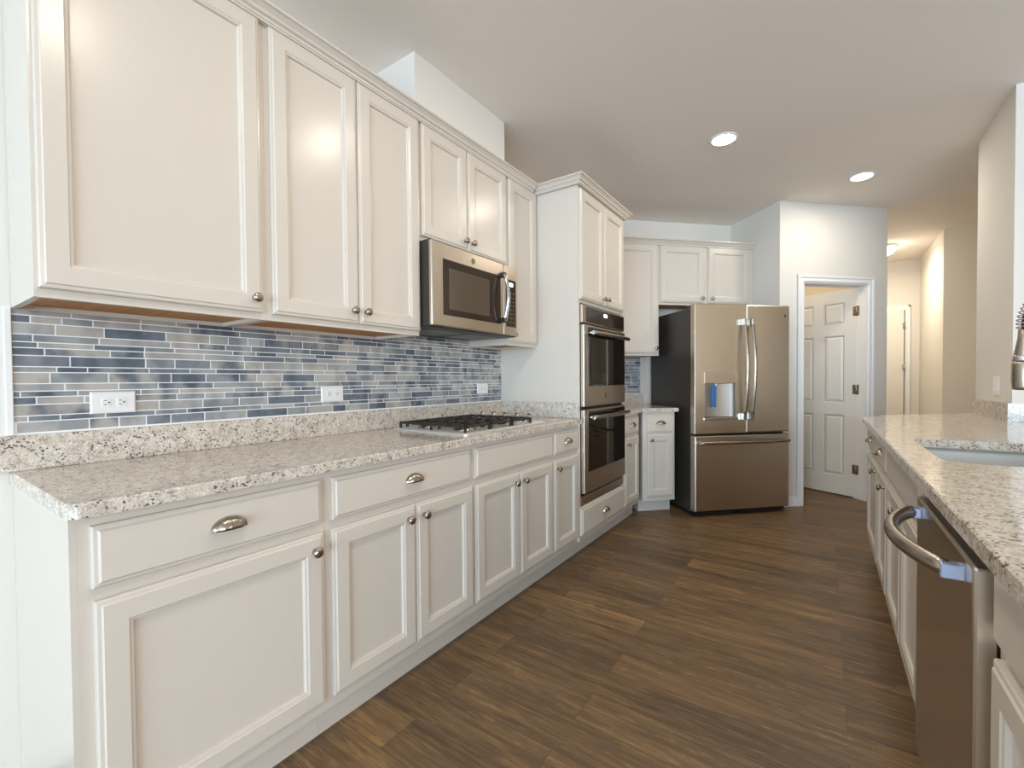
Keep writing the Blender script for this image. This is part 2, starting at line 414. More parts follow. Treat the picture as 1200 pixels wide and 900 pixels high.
# ------------------------------------------------------------------ cabinet parts
DOOR_R = [(0, 0), (0, .013), (.003, .0155), (.010, .0165), (.013, .020), (.056, .020), (.059, .0175), (.065, .016), (.068, .008), (.070, .0075)]
DRAW_R = [(0, 0), (0, .012), (.003, .0145), (.010, .0155), (.014, .020), (.016, .020)]
def knob(parent, x, z, y=-.020):
    b = B(); lathe(b, [(.0085, 0), (.0075, .003), (.0058, .008), (.0062, .013), (.012, .0165), (.0158, .020), (.0162, .0235), (.0135, .0275), (.007, .0298), (.0015, .0304)], (x, y, z), '-y', 20)
    return obj('knob', b, 'nickel', parent)
def cup(parent, x, z, y=-.020):
    b = B(); rows = []
    a, c, d = .043, .030, .026
    for i in range(9):                         # from the rim at the wall over the dome to the lower lip
        ph = PI/2*i/8; row = []
        for k in range(25):
            th = PI*k/24; fl = 1 + .035*math.cos(12*th)*math.sin(ph)
            row.append(Vector((x-a*math.cos(th)*fl, y-d*math.sin(th)*math.sin(ph)*fl-.001, z+c*math.sin(th)*math.cos(ph)-.012)))
        rows.append(row)
    loft(b, rows, False, False, True, closed=False)
    bmesh.ops.remove_doubles(b, verts=b.verts, dist=1e-5)
    box(b, x-a, x+a, y-.0012, y, z-.0128, z-.0105)
    o = obj('cup_pull', b, 'nickel', parent, recalc=False)
    m = o.modifiers.new('shell', 'SOLIDIFY'); m.thickness = .0018; m.offset = -1
    return o
def fronts(root, items):
    for it in items:
        kind, x0, x1, z0, z1 = it[:5]; b = B()
        if kind == 'door':
            rect_loft(b, x0, x1, z0, z1, 0, DOOR_R); d = obj('door', b, 'cab', root)
            if it[5]: knob(d, it[5][0], it[5][1])
        elif kind == 'drawer':
            rect_loft(b, x0, x1, z0, z1, 0, DRAW_R); d = obj('drawer', b, 'cab', root)
            if it[5]: cup(d, (x0+x1)/2, (z0+z1)/2+.006)
        else:
            rect_loft(b, x0, x1, z0, z1, 0, DRAW_R); obj('false_front', b, 'cab', root)
def base_cab(label, loc, rz, w, items, depth=.606, kick=.055, end=None, cat='cabinet', hollow=False):
    r = thing('base_cabinet', label, cat, (loc[0], loc[1], 0), rz)
    b = B()
    if hollow:
        for a in ((.0004, w-.0004, 0, .018, .11, .8815), (.0004, w-.0004, .018, depth, .11, .13), (.0004, .018, .018, depth, .13, .8815), (w-.018, w-.0004, .018, depth, .13, .8815), (.018, w-.018, depth-.012, depth, .13, .8815)): box(b, *a)
    else: box(b, .0004, w-.0004, 0, depth, .11, .8815)
    obj('body', b, 'cab', r)
    b = B(); box(b, .0004, w-.0004, kick, depth, .0005, .1095); obj('toe_kick', b, 'cab', r)
    if end is not None:
        b = B(); box(b, -.012, .0003, 0, depth+.003, .0005, .8815); obj('end_panel', b, 'cab', r)
    fronts(r, items); return r
def wall_cab(label, loc, rz, w, z0, z1, items, depth=.303):
    r = thing('wall_cabinet', label, 'cabinet', (loc[0], loc[1], z0), rz)
    h = z1-z0; b = B(); lip = .018
    box(b, .0004, w-.0004, 0, depth, lip, h)
    box(b, .0004, w-.0004, 0, lip, 0, lip); box(b, .0004, .016, lip, depth, 0, lip); box(b, w-.016, w-.0004, lip, depth, 0, lip)
    obj('body', b, 'cab', r)
    b = B(); box(b, .016, w-.016, lip, depth, lip-.005, lip-.0002); obj('underside', b, 'under', r)
    its = []
    for it in items:
        it = list(it); it[3] -= z0; it[4] -= z0
        if len(it) > 5 and it[5]: it[5] = (it[5][0], it[5][1]-z0)
        its.append(it)
    fronts(r, its); return r
DT, DB, WT, WB = .690, .148, .856, .719        # door top/bottom, drawer top/bottom
KZ = .641
# left run, facing +x: root at (.61, y)
XF = .61
base_cab('white base cabinet with one wide door at the near end of the left counter', (XF, .252), R90, .578,
         [('drawer', .021, .561, WB, WT, 1), ('door', .024, .566, DB, DT, (.532, KZ))], end=1)
base_cab('white base cabinet with a wide drawer over two doors, just left of the cooktop cabinet', (XF, .83), R90, .725,
         [('drawer', .021, .710, WB, WT, 1), ('door', .018, .376, DB, DT, (.336, KZ)), ('door', .380, .722, DB, DT, (.416, KZ))])
base_cab('white base cabinet under the gas cooktop, with a blank top panel and two doors', (XF, 1.555), R90, .728,
         [('blank', .015, .724, WB, WT), ('door', .016, .374, DB, DT, (.326, KZ)), ('door', .378, .720, DB, DT, (.410, KZ))])
base_cab('narrow white base cabinet with one door and small drawer, left of the oven tower', (XF, 2.283), R90, .336,
         [('drawer', .010, .326, WB, WT, 1), ('door', .008, .324, DB, DT, (.040, KZ))])
# wall cabinets of the left run
XU, ZU, ZT = .305, 1.383, 2.43
DU, DUT = 1.406, 2.412
wall_cab('large single-door white wall cabinet at the near left, above the left end of the backsplash', (XU, .245), R90, .57, ZU, ZT,
         [('door', .008, .552, DU, DUT, (.522, 1.452))])
wall_cab('tall two-door white wall cabinet left of the microwave', (XU, .815), R90, .727, ZU, ZT,
         [('door', .016, .373, DU, DUT, (.342, 1.457)), ('door', .377, .722, DU, DUT, (.405, 1.457))])
wall_cab('short two-door white wall cabinet above the microwave', (XU, 1.542), R90, .728, 1.846, ZT,
         [('door', .014, .349, 1.870, DUT, (.322, 1.917)), ('door', .353, .716, 1.870, DUT, (.384, 1.917))])
wall_cab('narrow one-door white wall cabinet between the microwave and the oven tower', (XU, 2.270), R90, .350, ZU, ZT,
         [('door', .014, .337, DU, DUT, (.048, 1.449))])

# oven tower
OV0, OV1, XO = 2.6235, 3.405, .62
r = thing('oven_cabinet', 'tall white oven tower cabinet with two upper doors and a bottom drawer', 'cabinet', (XO, OV0, 0), R90)
w = OV1-OV0; dp = XO-.004; b = B()
box(b, 0, .022, 0, dp, .11, ZT); box(b, w-.022, w, 0, dp, .11, ZT)
box(b, .022, w-.022, 0, dp, 1.664, ZT); box(b, .022, w-.022, 0, dp, .11, .336); box(b, .022, w-.022, dp-.02, dp, .336, 1.664)
obj('body', b, 'cab', r)
b = B(); box(b, 0, w, .065, dp, .0005, .1095); obj('toe_kick', b, 'cab', r)
fronts(r, [('door', .012, .385, 1.686, DUT-.02, (.352, 1.728)), ('door', .389, .760, 1.686, DUT-.02, (.424, 1.732)), ('drawer', .012, .755, .150, .325, 1)])
# face edge strips beside the oven
# angled corner cabinets (front plane t=2.25) and the piece returning along the left wall
base_cab('narrow white base cabinet with a drawer and one door between oven tower and angled corner', (XF, 3.4065), R90, .38,
         [('drawer', .030, .345, WB, WT, 1), ('door', .028, .347, DB, DT, (.070, KZ))], depth=.606)
TF = 2.25
base_cab('white angled base cabinet with a drawer and one door, beside the refrigerator', A45(3.147, TF), R45, .301,
         [('drawer', .040, .285, .703, .862, 1), ('door', .040, .285, DB, .690, (.070, KZ))], depth=T_BACK-TF-.005, kick=.082)
TU = 2.55
wall_cab('tall one-door white wall cabinet between the oven tower and the refrigerator', A45(2.99, TU), R45, .472, ZU, ZT,
         [('door', .03, .458, DU, DUT, (.433, 1.452))], depth=T_BACK-TU-.004)
wall_cab('short two-door white wall cabinet above the refrigerator', A45(3.463, TU), R45, S_SIDE-3.464, 1.86, ZT,
         [('door', .012, .462, 1.882, DUT, (.432, 1.925)), ('door', .502, .942, 1.882, DUT, (.536, 1.925))], depth=T_BACK-TU-.004)

# crown moulding
CROWN = [(.0004, 2.408), (.022, 2.408), (.022, 2.414), (.026, 2.416), (.027, 2.424), (.036, 2.428), (.040, 2.436), (.052, 2.447), (.060, 2.450), (.060, 2.459), (.0004, 2.459)]
def crown(label, path):
    b = B(); sweep(b, path, [(o+.0, z) for o, z in CROWN]); return tag(obj('crown_molding', b, 'cab'), label, 'molding')
crown('white crown moulding along the tops of the wall cabinets over the long left counter', [(.002, .2445), (.3055, .2445), (.3055, 2.560)])
crown('white crown moulding wrapped around the top of the oven tower', [(.31, 2.623), (.6205, 2.623), (.6205, 3.4055), (.10, 3.4055)])
crown('white crown moulding over the angled cabinets above the refrigerator', [A45(3.04, TU-.0005), A45(S_SIDE-.0005, TU-.0005)])

# ------------------------------------------------------------------ counters, splashes, tile
CT, CB = .914, .8822
b = B(); prism(b, [(.0005, .232), (.620, .232), (.636, .238), (.645, .248), (.648, .262), (.648, 2.6228), (.0005, 2.6228)], CB, CT, bev=.004)
tag(obj('granite_countertop', b, 'granite'), 'long speckled granite countertop on the left under the blue tile', 'countertop')
b = B(); box(b, .0005, .020, .205, 2.622, CT+.0003, 1.016, bev=.002); tag(obj('granite_backsplash', b, 'granite'), 'low granite upstand along the left wall under the long blue tile strip', 'backsplash')
b = B(); box(b, .0205, .62, 2.603, 2.6232, CT+.0003, 1.016, bev=.002); tag(obj('granite_backsplash', b, 'granite'), 'short granite upstand against the white side of the oven tower', 'backsplash')
k = S2*2
pc = (.648, .648+2.213*k)
b = B(); prism(b, [(.0008, 3.4062), (.648, 3.4062), pc, A45(3.467, 2.213), A45(3.467, T_BACK-.001), (.0008, T_BACK*k-.001)], CB, CT, bev=.004)
tag(obj('granite_countertop', b, 'granite'), 'small angled granite countertop piece between oven tower and refrigerator', 'countertop')
b = B(); prism(b, [A45(2.93, T_BACK-.021), A45(3.458, T_BACK-.021), A45(3.458, T_BACK-.001), A45(2.93, T_BACK-.001)], CT+.0003, 1.016)
tag(obj('granite_backsplash', b, 'granite'), 'granite upstand in the angled corner beside the refrigerator', 'backsplash')

def tile_field(label, width, z0, z1, loc, rz, extra=None, th=.006):
    """strip mosaic; local x along the wall, front towards -y, back at y=0"""
    b = B(); g = .0031; rnd = random.Random(11)
    box(b, 0, width, -th+.001, -.0004, z0, z1)
    HT = {'A': .0140, 'B': .0193, 'C': .0298}
    if extra:
        box(b, extra[0], extra[1], -th+.001, -.0004, z1, extra[2])
    z = z1-.001 if not extra else z1-.001+.0171+.0224; i = 0 if not extra else -2; seq = 'ABCBABCACBABCACB'
    last = None
    while z > z0+.004 and i < len(seq):
        h = HT[seq[i]] if i >= 0 else HT['BA'[i+2]]; zb = max(z-h, z0+.001); up = i < 0; i += 1
        lo, hi = (extra[0], extra[1]) if up else (0, width); x = lo-rnd.uniform(0, .1)
        while x < hi:
            L = rnd.choice([.07, .09, .11, .13, .155, .18]) * rnd.uniform(.92, 1.08)
            xa, xb = max(x, lo), min(x+L-g, hi)
            if xb-xa > .004:
                n0 = len(b.faces); c = rnd.choices(range(7), [12, 14, 18, 16, 16, 18, 12])[0]
                if c == last: c = rnd.randrange(7)
                last = c
                loft(b, [[(xa, -th+.002, zb), (xb, -th+.002, zb), (xb, -th+.002, z), (xa, -th+.002, z)],
                         [(xa, -th+.0005, zb), (xb, -th+.0005, zb), (xb, -th+.0005, z), (xa, -th+.0005, z)],
                         [(xa+.0006, -th, zb+.0006), (xb-.0006, -th, zb+.0006), (xb-.0006, -th, z-.0006), (xa+.0006, -th, z-.0006)]], cap0=False)
                b.faces.ensure_lookup_table()
                for f in b.faces[n0:]: f.material_index = 1+c
            x += L
        z = zb-g
    o = obj('tile_backsplash', b, ['grout']+TILES); o.location = loc; o.rotation_euler = (0, 0, rz)
    return tag(o, label, 'backsplash')
tile_field('long blue and grey strip mosaic tile on the left wall under the wall cabinets', 2.622-.245, 1.0163, ZU-.0005, (.0003, .245, 0), R90, extra=(1.543-.245, 2.269-.245, 1.4215))
xa, ya = A45(2.93, T_BACK-.0005)
tile_field('small patch of grey strip mosaic tile in the angled corner beside the refrigerator', .502, 1.0163, ZU-.0005, (xa, ya, 0), R45)
b = B(); box(b, .0004, .011, .229, .2446, 1.0165, ZU+.004, bev=.002); struct('trim_3', b, 'trim')

# ------------------------------------------------------------------ outlets and switch
def outlet(label, y, z):
    r = thing('wall_outlet', label, 'outlet', (.0066, y, z), R90, 'outlets in the mosaic backsplash')
    b = B(); rect_loft(b, 0, .115, 0, .070, 0, [(0, 0), (0, .003), (.004, .006), (.006, .006)]); obj('cover_plate', b, 'white', r)
    for cx in (.0385, .0765):
        b = B(); pts = []
        for i in range(24):
            a = 2*PI*i/24; pts.append((max(-.0115, min(.0115, .0165*math.cos(a))), .0165*math.sin(a)))
        loft(b, [[(cx+p, -.006, .035+q) for p, q in pts], [(cx+p*.97, -.0078, .035+q*.97) for p, q in pts]])
        rc = obj('receptacle', b, 'white', r)
        b = B()
        for dz in (.0065, -.0065): box(b, cx-.0065, cx+.0015, -.0083, -.0077, .035+dz-.001, .035+dz+.001)
        lathe(b, [(.0026, .0076), (.0026, .0083)], (cx+.0065, 0, .035), '-y', 12)
        obj('slots', b, 'slot', rc)
    b = B(); lathe(b, [(.003, .006), (.0025, .0072)], (.0575, 0, .035), '-y', 12); obj('screw', b, 'white', r)
outlet('white outlet plate in the mosaic below the largest near-left wall cabinet', .408, 1.068)
outlet('white outlet plate in the middle of the mosaic, left of the cooktop', 1.206, 1.072)
outlet('white outlet plate at the right end of the mosaic, behind the cooktop', 2.345, 1.076)
r = thing('light_switch', 'white rocker switch plate on the wall at the right, above the granite', 'switch', (2.7695, 3.925, 1.052), RM90)
b = B(); rect_loft(b, 0, .115, 0, .115, 0, [(0, 0), (0, .003), (.004, .0055), (.006, .0055)]); obj('cover_plate', b, 'white', r)
for cx in (.034, .081):
    b = B(); loft(b, [[(cx-.0165, -.0055, .024), (cx+.0165, -.0055, .024), (cx+.0165, -.0055, .091), (cx-.0165, -.0055, .091)],
                      [(cx-.0155, -.0105, .026), (cx+.0155, -.0105, .026), (cx+.0155, -.0065, .089), (cx-.0155, -.0065, .089)]]); obj('rocker', b, 'white', r)

# ------------------------------------------------------------------ badges
def badge(parent, x, y, z, r=.014):
    b = B(); lathe(b, [(r, 0), (r, .0015), (r*.88, .0022), (r*.82, .0014), (r*.2, .0014)], (x, y, z), '-y', 24)
    o = obj('badge', b, 'nickel', parent)
    b = B()
    def arc(cx, cz, rr, a0, a1, n=10): return [(x+cx+rr*math.cos(a0+(a1-a0)*i/n), y-.0018, z+cz+rr*math.sin(a0+(a1-a0)*i/n)) for i in range(n+1)]
    tube(b, arc(-r*.28, 0, r*.36, .6, 5.9), r*.06, 6); tube(b, arc(r*.30, r*.18, r*.24, .5, 4.9), r*.06, 6); tube(b, arc(r*.30, -r*.24, r*.26, 1.3, 5.8), r*.06, 6)
    obj('monogram', b, 'black', o)

# ------------------------------------------------------------------ double wall oven
YO = 2.652; ow = .728
r = thing('wall_oven', 'stainless double wall oven with dark glass doors built into the tower', 'oven', (XO, YO, .340), R90)
Z0 = .340
b = B(); box(b, .0, ow, .001, .55, .004, 1.318); obj('body', b, 'black', r)
b = B(); box(b, -.004, ow+.004, -.018, -.0005, 1.195, 1.312, bev=.003); cp = obj('control_panel', b, 'steelv', r)
b = B(); box(b, .050, ow-.012, -.0205, -.0178, 1.203, 1.304, bev=.001); obj('panel_glass', b, 'brownp', cp)
b = B(); box(b, .335, .395, -.0212, -.0203, 1.262, 1.285); obj('display', b, 'lcd', cp)
b = B()
for i in range(4):
    for j in range(3): box(b, .42+.026*i, .428+.026*i, -.0210, -.0203, 1.215+.02*j, 1.219+.02*j)
obj('key_legends', b, 'print', cp)
def oven_door(z0, z1, badged):
    b = B(); box(b, .002, ow-.002, -.026, -.0005, z0, z1, bev=.004); d = obj('oven_door', b, 'steelv', r)
    b = B(); box(b, .060, ow-.016, -.0285, -.0255, z0+.135, z1-.014, bev=.001); g = obj('door_glass', b, 'blackg', d)
    b = B(); rect_loft(b, .130, ow-.085, z0+.185, z1-.125, -.0285, [(0, 0), (0, .0002), (.01, .0006), (.012, .0006)]); obj('inner_window', b, 'blackg', g)
    zc = z1-.052
    b = B(); n = 14
    tube(b, [(.065+(ow-.10)*i/n, -.066-.012*math.sin(PI*i/n), zc) for i in range(n+1)], .0150, 12); h = obj('handle', b, 'nickel', d)
    for x in (.072, ow-.044):
        b = B(); tube(b, [(x, -.026, zc), (x, -.062, zc)], .0105, 12); lathe(b, [(.0138, 0), (.0138, .012)], (x-.012 if x < .3 else x, -.067, zc), 'x', 14)
        obj('handle_mount', b, 'chrome', h)
    if badged: badge(d, .345, -.026, z0+.068)
oven_door(.647, 1.184, True); oven_door(.080, .628, False)
b = B(); box(b, .0, ow, -.004, .0005, .006, .058); 
for i in range(24): box(b, .03+.028*i, .05+.028*i, -.0052, -.0038, .046, .050)
obj('lower_vent', b, 'steelv', r)

# ------------------------------------------------------------------ microwave (front plane x=.40)
ym0, ym1 = 1.546, 2.266; mw = .712
r = thing('microwave', 'stainless over-the-range microwave hung above the cooktop', 'microwave', (.40, 1.535, 1.418), R90)
b = B(); box(b, .012, mw-.004, .022, .392, .017, .424); obj('body', b, 'case', r)
b = B(); box(b, .0, .578, -.001, .022, .010, .416, bev=.006); d = obj('door', b, 'steel', r)
b = B(); box(b, .075, .545, -.0035, -.0002, .068, .340, bev=.001); g = obj('window_surround', b, 'brownp', d)
b = B(); box(b, .115, .440, -.0046, -.003, .098, .300, bev=.0008); obj('window', b, 'smoke', g)
badge(d, .305, -.001, .372, .016)
b = B(); n = 14
tube(b, [(.553, -.028-.024*math.sin(PI*i/n), .085+.265*i/n) for i in range(n+1)], .009, 12, ry=.013); h = obj('handle', b, 'chrome', d)
for z in (.090, .345):
    b = B(); box(b, .543, .563, -.034, -.001, z-.014, z+.014, bev=.003); obj('handle_mount', b, 'black', h)
b = B(); box(b, .580, mw, -.001, .022, .010, .416, bev=.004); cpn = obj('control_panel', b, 'steel', r)
b = B(); box(b, .600, mw-.014, -.003, -.0005, .060, .335, bev=.001); kp = obj('keypad', b, 'brownp', cpn)
b = B(); box(b, .622, .668, -.0036, -.0028, .296, .318); obj('display', b, 'lcd', kp)
b = B()
for i in range(3):
    for j in range(8): box(b, .616+.026*i, .624+.026*i, -.0035, -.0028, .085+.024*j, .090+.024*j)
obj('key_legends', b, 'print', kp)
b = B(); box(b, .0, mw, .010, .385, .004, .0165, bev=.003); vt = obj('vent_base', b, 'black', r)
for x0 in (.07, .40):
    b = B(); box(b, x0, x0+.25, .09, .30, .0012, .0042); 
    for i in range(9): box(b, x0+.01+.026*i, x0+.022+.026*i, .10, .29, -.0002, .0014)
    obj('grease_filter', b, 'filter', vt)

# ------------------------------------------------------------------ gas cooktop
cx0, cx1, cy0, cy1 = .088, .592, 1.548, 2.272
r = thing('gas_cooktop', 'stainless gas cooktop with black iron grates set in the left counter', 'cooktop', (0, 0, CT+.0005), 0)
b = B()
rr = [rrect(cx0, cx1, cy0, cy1, .02), rrect(cx0, cx1, cy0, cy1, .02), rrect(cx0+.012, cx1-.012, cy0+.012, cy1-.012, .016), rrect(cx0+.022, cx1-.022, cy0+.022, cy1-.022, .014)]
loft(b, [[(x, y, z) for x, y in p] for p, z in zip(rr, (0, .006, .011, .008))]); obj('tray', b, 'traym', r)
burn = [(.20, 1.69, .036), (.46, 1.69, .044), (.33, 1.86, .050), (.20, 2.03, .040), (.46, 2.03, .036)]
for x, y, q in burn:
    b = B(); lathe(b, [(q+.012, .006), (q+.012, .012), (q+.002, .016), (q, .022)], (x, y, 0), 'z', 24); bb = obj('burner', b, 'nickel', r)
    b = B(); lathe(b, [(q-.004, .022), (q, .025), (q-.002, .030), (q-.012, .033)], (x, y, 0), 'z', 24); obj('burner_cap', b, 'iron', bb)
def grate(y0, y1):
    b = B(); x0, x1 = cx0+.028, cx1-.028; zt0, zt1 = .030, .041; t = .011
    for a in ((x0, x0+t, y0, y1), (x1-t, x1, y0, y1), (x0, x1, y0, y0+t), (x0, x1, y1-t, y1)): box(b, *a, zt0, zt1, bev=.002, seg=1)
    ymid = (y0+y1)/2; xm = (x0+x1)/2
    box(b, xm-t/2, xm+t/2, y0+t, y1-t, zt0, zt1, bev=.002, seg=1)
    for f in (.2, .35, .65, .8):
        xx = x0+(x1-x0)*f
        for ya, yb in ((y0+t, y0+t+(y1-y0)*.28), (y1-t-(y1-y0)*.28, y1-t)): box(b, xx-t/2, xx+t/2, ya, yb, zt0, zt1+.003, bev=.002, seg=1)
    for f in (.275, .725): 
        xx = x0+(x1-x0)*f
        for xa, xb in ((xx-.10, xx-.035), (xx+.035, xx+.10)): box(b, xa, xb, ymid-t/2, ymid+t/2, zt0, zt1+.003, bev=.002, seg=1)
    for xx in (x0, xm-t/2, x1-t):
        for yy in (y0, y1-t): box(b, xx, xx+t, yy, yy+t, .0065, zt0+.002, bev=.001, seg=1)
    for f in (.12, .38, .62, .88):
        xx = x0+(x1-x0)*f
        for yy in (y0, y1-t): box(b, xx-.007, xx+.007, yy, yy+t, .016, zt0+.002, bev=.001, seg=1)
    return obj('grate', b, 'iron', r)
for y0, y1 in ((1.575, 1.766), (1.772, 1.950), (1.956, 2.146)): grate(y0, y1)
for i in range(5):
    x = .16+.088*i
    b = B(); lathe(b, [(.020, .006), (.020, .010), (.016, .013), (.0145, .046), (.012, .050), (.002, .051)], (x, 2.206, 0), 'z', 18); box(b, x-.014, x+.014, 2.203, 2.209, .050, .056, bev=.001); obj('knob', b, 'chrome', r)

# ------------------------------------------------------------------ refrigerator (local x along s, y depth)
fs0, fs1, ft = 3.52, 4.421, 2.055; fw = fs1-fs0
fx, fy = A45(fs0, ft)
r = thing('refrigerator', 'stainless french door refrigerator with a dark grey side, in the angled alcove', 'refrigerator', (fx, fy, 0), R45)
b = B(); box(b, .004, fw-.004, .070, .765, .032, 1.765, bev=.004); obj('case', b, 'case', r)
seam = .478
b = B(); holed(b, .0, seam-.002, .702, 1.790, .094, .372, .838, 1.124, 0, .062, .055, bev=.005); ld = obj('left_door', b, 'steelv', r)
b = B(); rect_loft(b, seam+.002, fw, .702, 1.790, .062, [(0, 0), (0, .052), (.003, .058), (.010, .062), (.012, .062)]); rd = obj('right_door', b, 'steelv', r)
b = B(); rect_loft(b, .0, fw, .048, .684, .062, [(0, 0), (0, .052), (.003, .058), (.010, .062), (.012, .062)]); fd = obj('freezer_drawer', b, 'steelv', r)
def bar(parent, x, lean):
    b = B(); n = 20
    tube(b, [(x, -.030-.038*math.sin(PI*i/n), .845+.80*i/n) for i in range(n+1)], .0125, 12, ry=.0145); h = obj('handle', b, 'nickel', parent)
    for z in (.842, 1.640):
        b = B(); box(b, x-.014, x+.014, -.044, .001, z-.030, z+.030, bev=.005); obj('handle_mount', b, 'chrome', h)
bar(ld, seam-.036, 0); bar(rd, seam+.036, 0)
b = B(); n = 20
tube(b, [(.035+(fw-.06)*i/n, -.028-.022*math.sin(PI*i/n), .628) for i in range(n+1)], .0145, 12); h = obj('handle', b, 'nickel', fd)
for x in (.048, fw-.038):
    b = B(); tube(b, [(x, .001, .628), (x, -.030, .628)], .012, 12); obj('handle_mount', b, 'chrome', h)
b = B(); box(b, .086, .394, -.006, -.0002, 1.126, 1.222, bev=.002); dp_ = obj('dispenser_panel', b, 'steel', ld)
for i in range(4):
    b = B(); box(b, .108+.082*i, .122+.082*i, -.0066, -.0058, 1.172, 1.1745); obj('panel_mark', b, 'case', dp_)
b = B(); rows = []
for z in (.840, 1.122):
    rows.append([(.233-.137*math.cos(PI*i/16), .050-.0*i+.004-.046*(1-math.sin(PI*i/16)), z) for i in range(17)])
loft(b, rows, False, False, True, closed=False); rcv = obj('dispenser_well', b, 'steelm', ld)
b = B(); box(b, .160, .202, .004, .016, .925, 1.105, bev=.004); obj('water_paddle', b, 'blue', ld)
b = B(); box(b, .084, .394, -.014, .050, .815, .838, bev=.003); obj('drip_sill', b, 'steel', ld)
b = B(); lathe(b, [(.012, 0), (.010, -.02)], (.215, .03, 1.124), 'z', 12); obj('spout', b, 'white', ld)
badge(rd, fw-.045, 0, 1.705, .016)
for x0 in (.012, fw-.125):
    b = B(); box(b, x0, x0+.11, .004, .150, 1.766, 1.790, bev=.006); obj('hinge_cover', b, 'case', r)
b = B(); box(b, .02, fw-.02, .035, .70, .012, .0475); obj('base_grille', b, 'black', r)
for x0 in (.045, fw-.085):
    for y0 in (.06, .66):
        b = B(); lathe(b, [(.022, .0003), (.022, .010), (.012, .012), (.012, .034)], (x0+.02, y0, 0), 'z', 14); obj('foot', b, 'black', r)

# ------------------------------------------------------------------ peninsula
XP = 2.172
def pen(label, y1, y0, items, hollow=False): return base_cab(label, (XP, y1), RM90, y1-y0, items, depth=.575, kick=.06, hollow=hollow)
pen('white base cabinet at the far end of the right counter, one drawer over one door', 3.74, 3.085,
    [('drawer', .015, .640, WB, WT, 1), ('door', .015, .640, DB, DT, (.600, KZ+.01))])
pen('white base cabinet second from the far end of the right counter, with drawer and door', 3.085, 2.645,
    [('drawer', .012, .425, WB, WT, 1), ('door', .012, .425, DB, DT, (.385, KZ+.01))])
pen('white sink base cabinet with a wide blank front and two doors, beside the dishwasher', 2.645, 1.706,
    [('blank', .014, .858, WB, WT), ('door', .014, .452, DB, DT, (.412, KZ+.01)), ('door', .458, .858, DB, DT, (.498, KZ+.01))], hollow=True)
pen('white base cabinet with drawer and door on the near side of the dishwasher', 1.110, .52,
    [('drawer', .038, .570, WB, .862, 0), ('door', .030, .570, DB, DT, None)])
b = B(); box(b, 2.748, 2.768, .50, 3.58, .0005, .8815); tag(obj('peninsula_back_panel', b, 'cab'), 'white panel closing the back of the right counter', 'panel')

r = thing('dishwasher', 'stainless dishwasher with a bowed bar handle under the right counter', 'dishwasher', (2.138, 1.700, 0), RM90)
dwd = .586
b = B(); box(b, .004, dwd-.004, .032, .58, .105, .850); obj('tub', b, 'case', r)
b = B(); box(b, 0, dwd, .0, .036, .115, .828, bev=.006)
d = obj('door', b, 'steel', r)
b = B(); box(b, .004, dwd-.004, .020, .036, .8285, .872, bev=.002); obj('control_strip', b, 'black', d)
b = B(); box(b, .004, dwd-.004, .055, .57, .002, .104); obj('toe_plate', b, 'black', r)
b = B(); n = 22; zc = .795
tube(b, [(.065+.455*i/n, -.020-.062*math.sin(PI*i/n)**.8, zc) for i in range(n+1)], .0145, 14, ry=.017); h = obj('handle', b, 'nickel', d)
for x in (.065, .520):
    b = B(); box(b, x-.012, x+.012, -.034, .001, zc-.015, zc+.015, bev=.003); obj('handle_mount', b, 'film_daylight', h)

sink_hole = rrect(2.212, 2.620, 1.818, 2.452, .085)
b = B(); prism(b, [(2.12, .45), (3.02, .45), (3.02, 3.581), (2.7688, 3.581), (2.7688, 4.345), (2.50, 4.10), (2.245, 3.84), (2.12, 3.60)], CB, CT, hole=sink_hole[::-1], bev=.004)
tag(obj('granite_countertop', b, 'granite'), 'speckled granite countertop on the right with the sink cut into it', 'countertop')
b = B(); prism(b, [(2.7492, 3.5822), (2.7692, 3.5822), (2.7692, 4.325), (2.7492, 4.325)], CT+.0003, 1.016); box(b, 2.7692, 3.02, 3.5822, 3.6012, CT+.0003, 1.016)
tag(obj('granite_backsplash', b, 'granite'), 'granite upstand around the corner of the white wall on the right', 'backsplash')
r = thing('kitchen_sink', 'undermount stainless sink in the right granite countertop', 'sink', (0, 0, 0))
b = B(); P = [(.006, CB-.0006), (.004, CB-.002), (.010, CB-.02), (.016, CB-.15), (.045, CB-.195), (.10, CB-.202)]
outer = []
for i, z in [(-.02, CB-.0006)] + P: outer.append([(x, y, z) for x, y in rrect(2.212+i-.004, 2.620-i+.004, 1.818+i-.004, 2.452-i+.004, max(.02, .085-i*.4))])
loft(b, outer, cap0=False, smooth=True); obj('bowl', b, 'steelm', r)
b = B(); lathe(b, [(.045, CB-.201), (.043, CB-.197), (.03, CB-.199), (.004, CB-.2)], (2.42, 2.13, 0), 'z', 20); obj('drain', b, 'chrome', r)

# spring faucet
fxb, fyb, hxx = 2.690, 2.13, 2.446
r = thing('kitchen_faucet', 'spring neck pull-down faucet with a nickel spray head over the sink', 'faucet', (fxb, fyb, CT+.0004))
b = B(); lathe(b, [(.030, 0), (.030, .006), (.024, .012), (.022, .075), (.018, .085), (.0125, .095)], (0, 0, 0), 'z', 20); obj('base', b, 'nickel', r)
b = B(); tube(b, [(0, 0, .09), (0, 0, .418)], .0115, 14); obj('riser', b, 'nickel', r)
dx = hxx-fxb
arch = [(dx/2-dx/2*math.cos(PI*i/28), 0, .418+.125*math.sin(PI*i/28)) for i in range(0, 29)] + [(dx, 0, .405)]
b = B(); tube(b, arch, .0055, 10); obj('hose', b, 'black', r)
b = B(); pts = []; L = 0; seglen = [0]
for p, q in zip(arch, arch[1:]): L += (Vector(q)-Vector(p)).length; seglen.append(L)
turns = int(L/.0112); N = turns*12
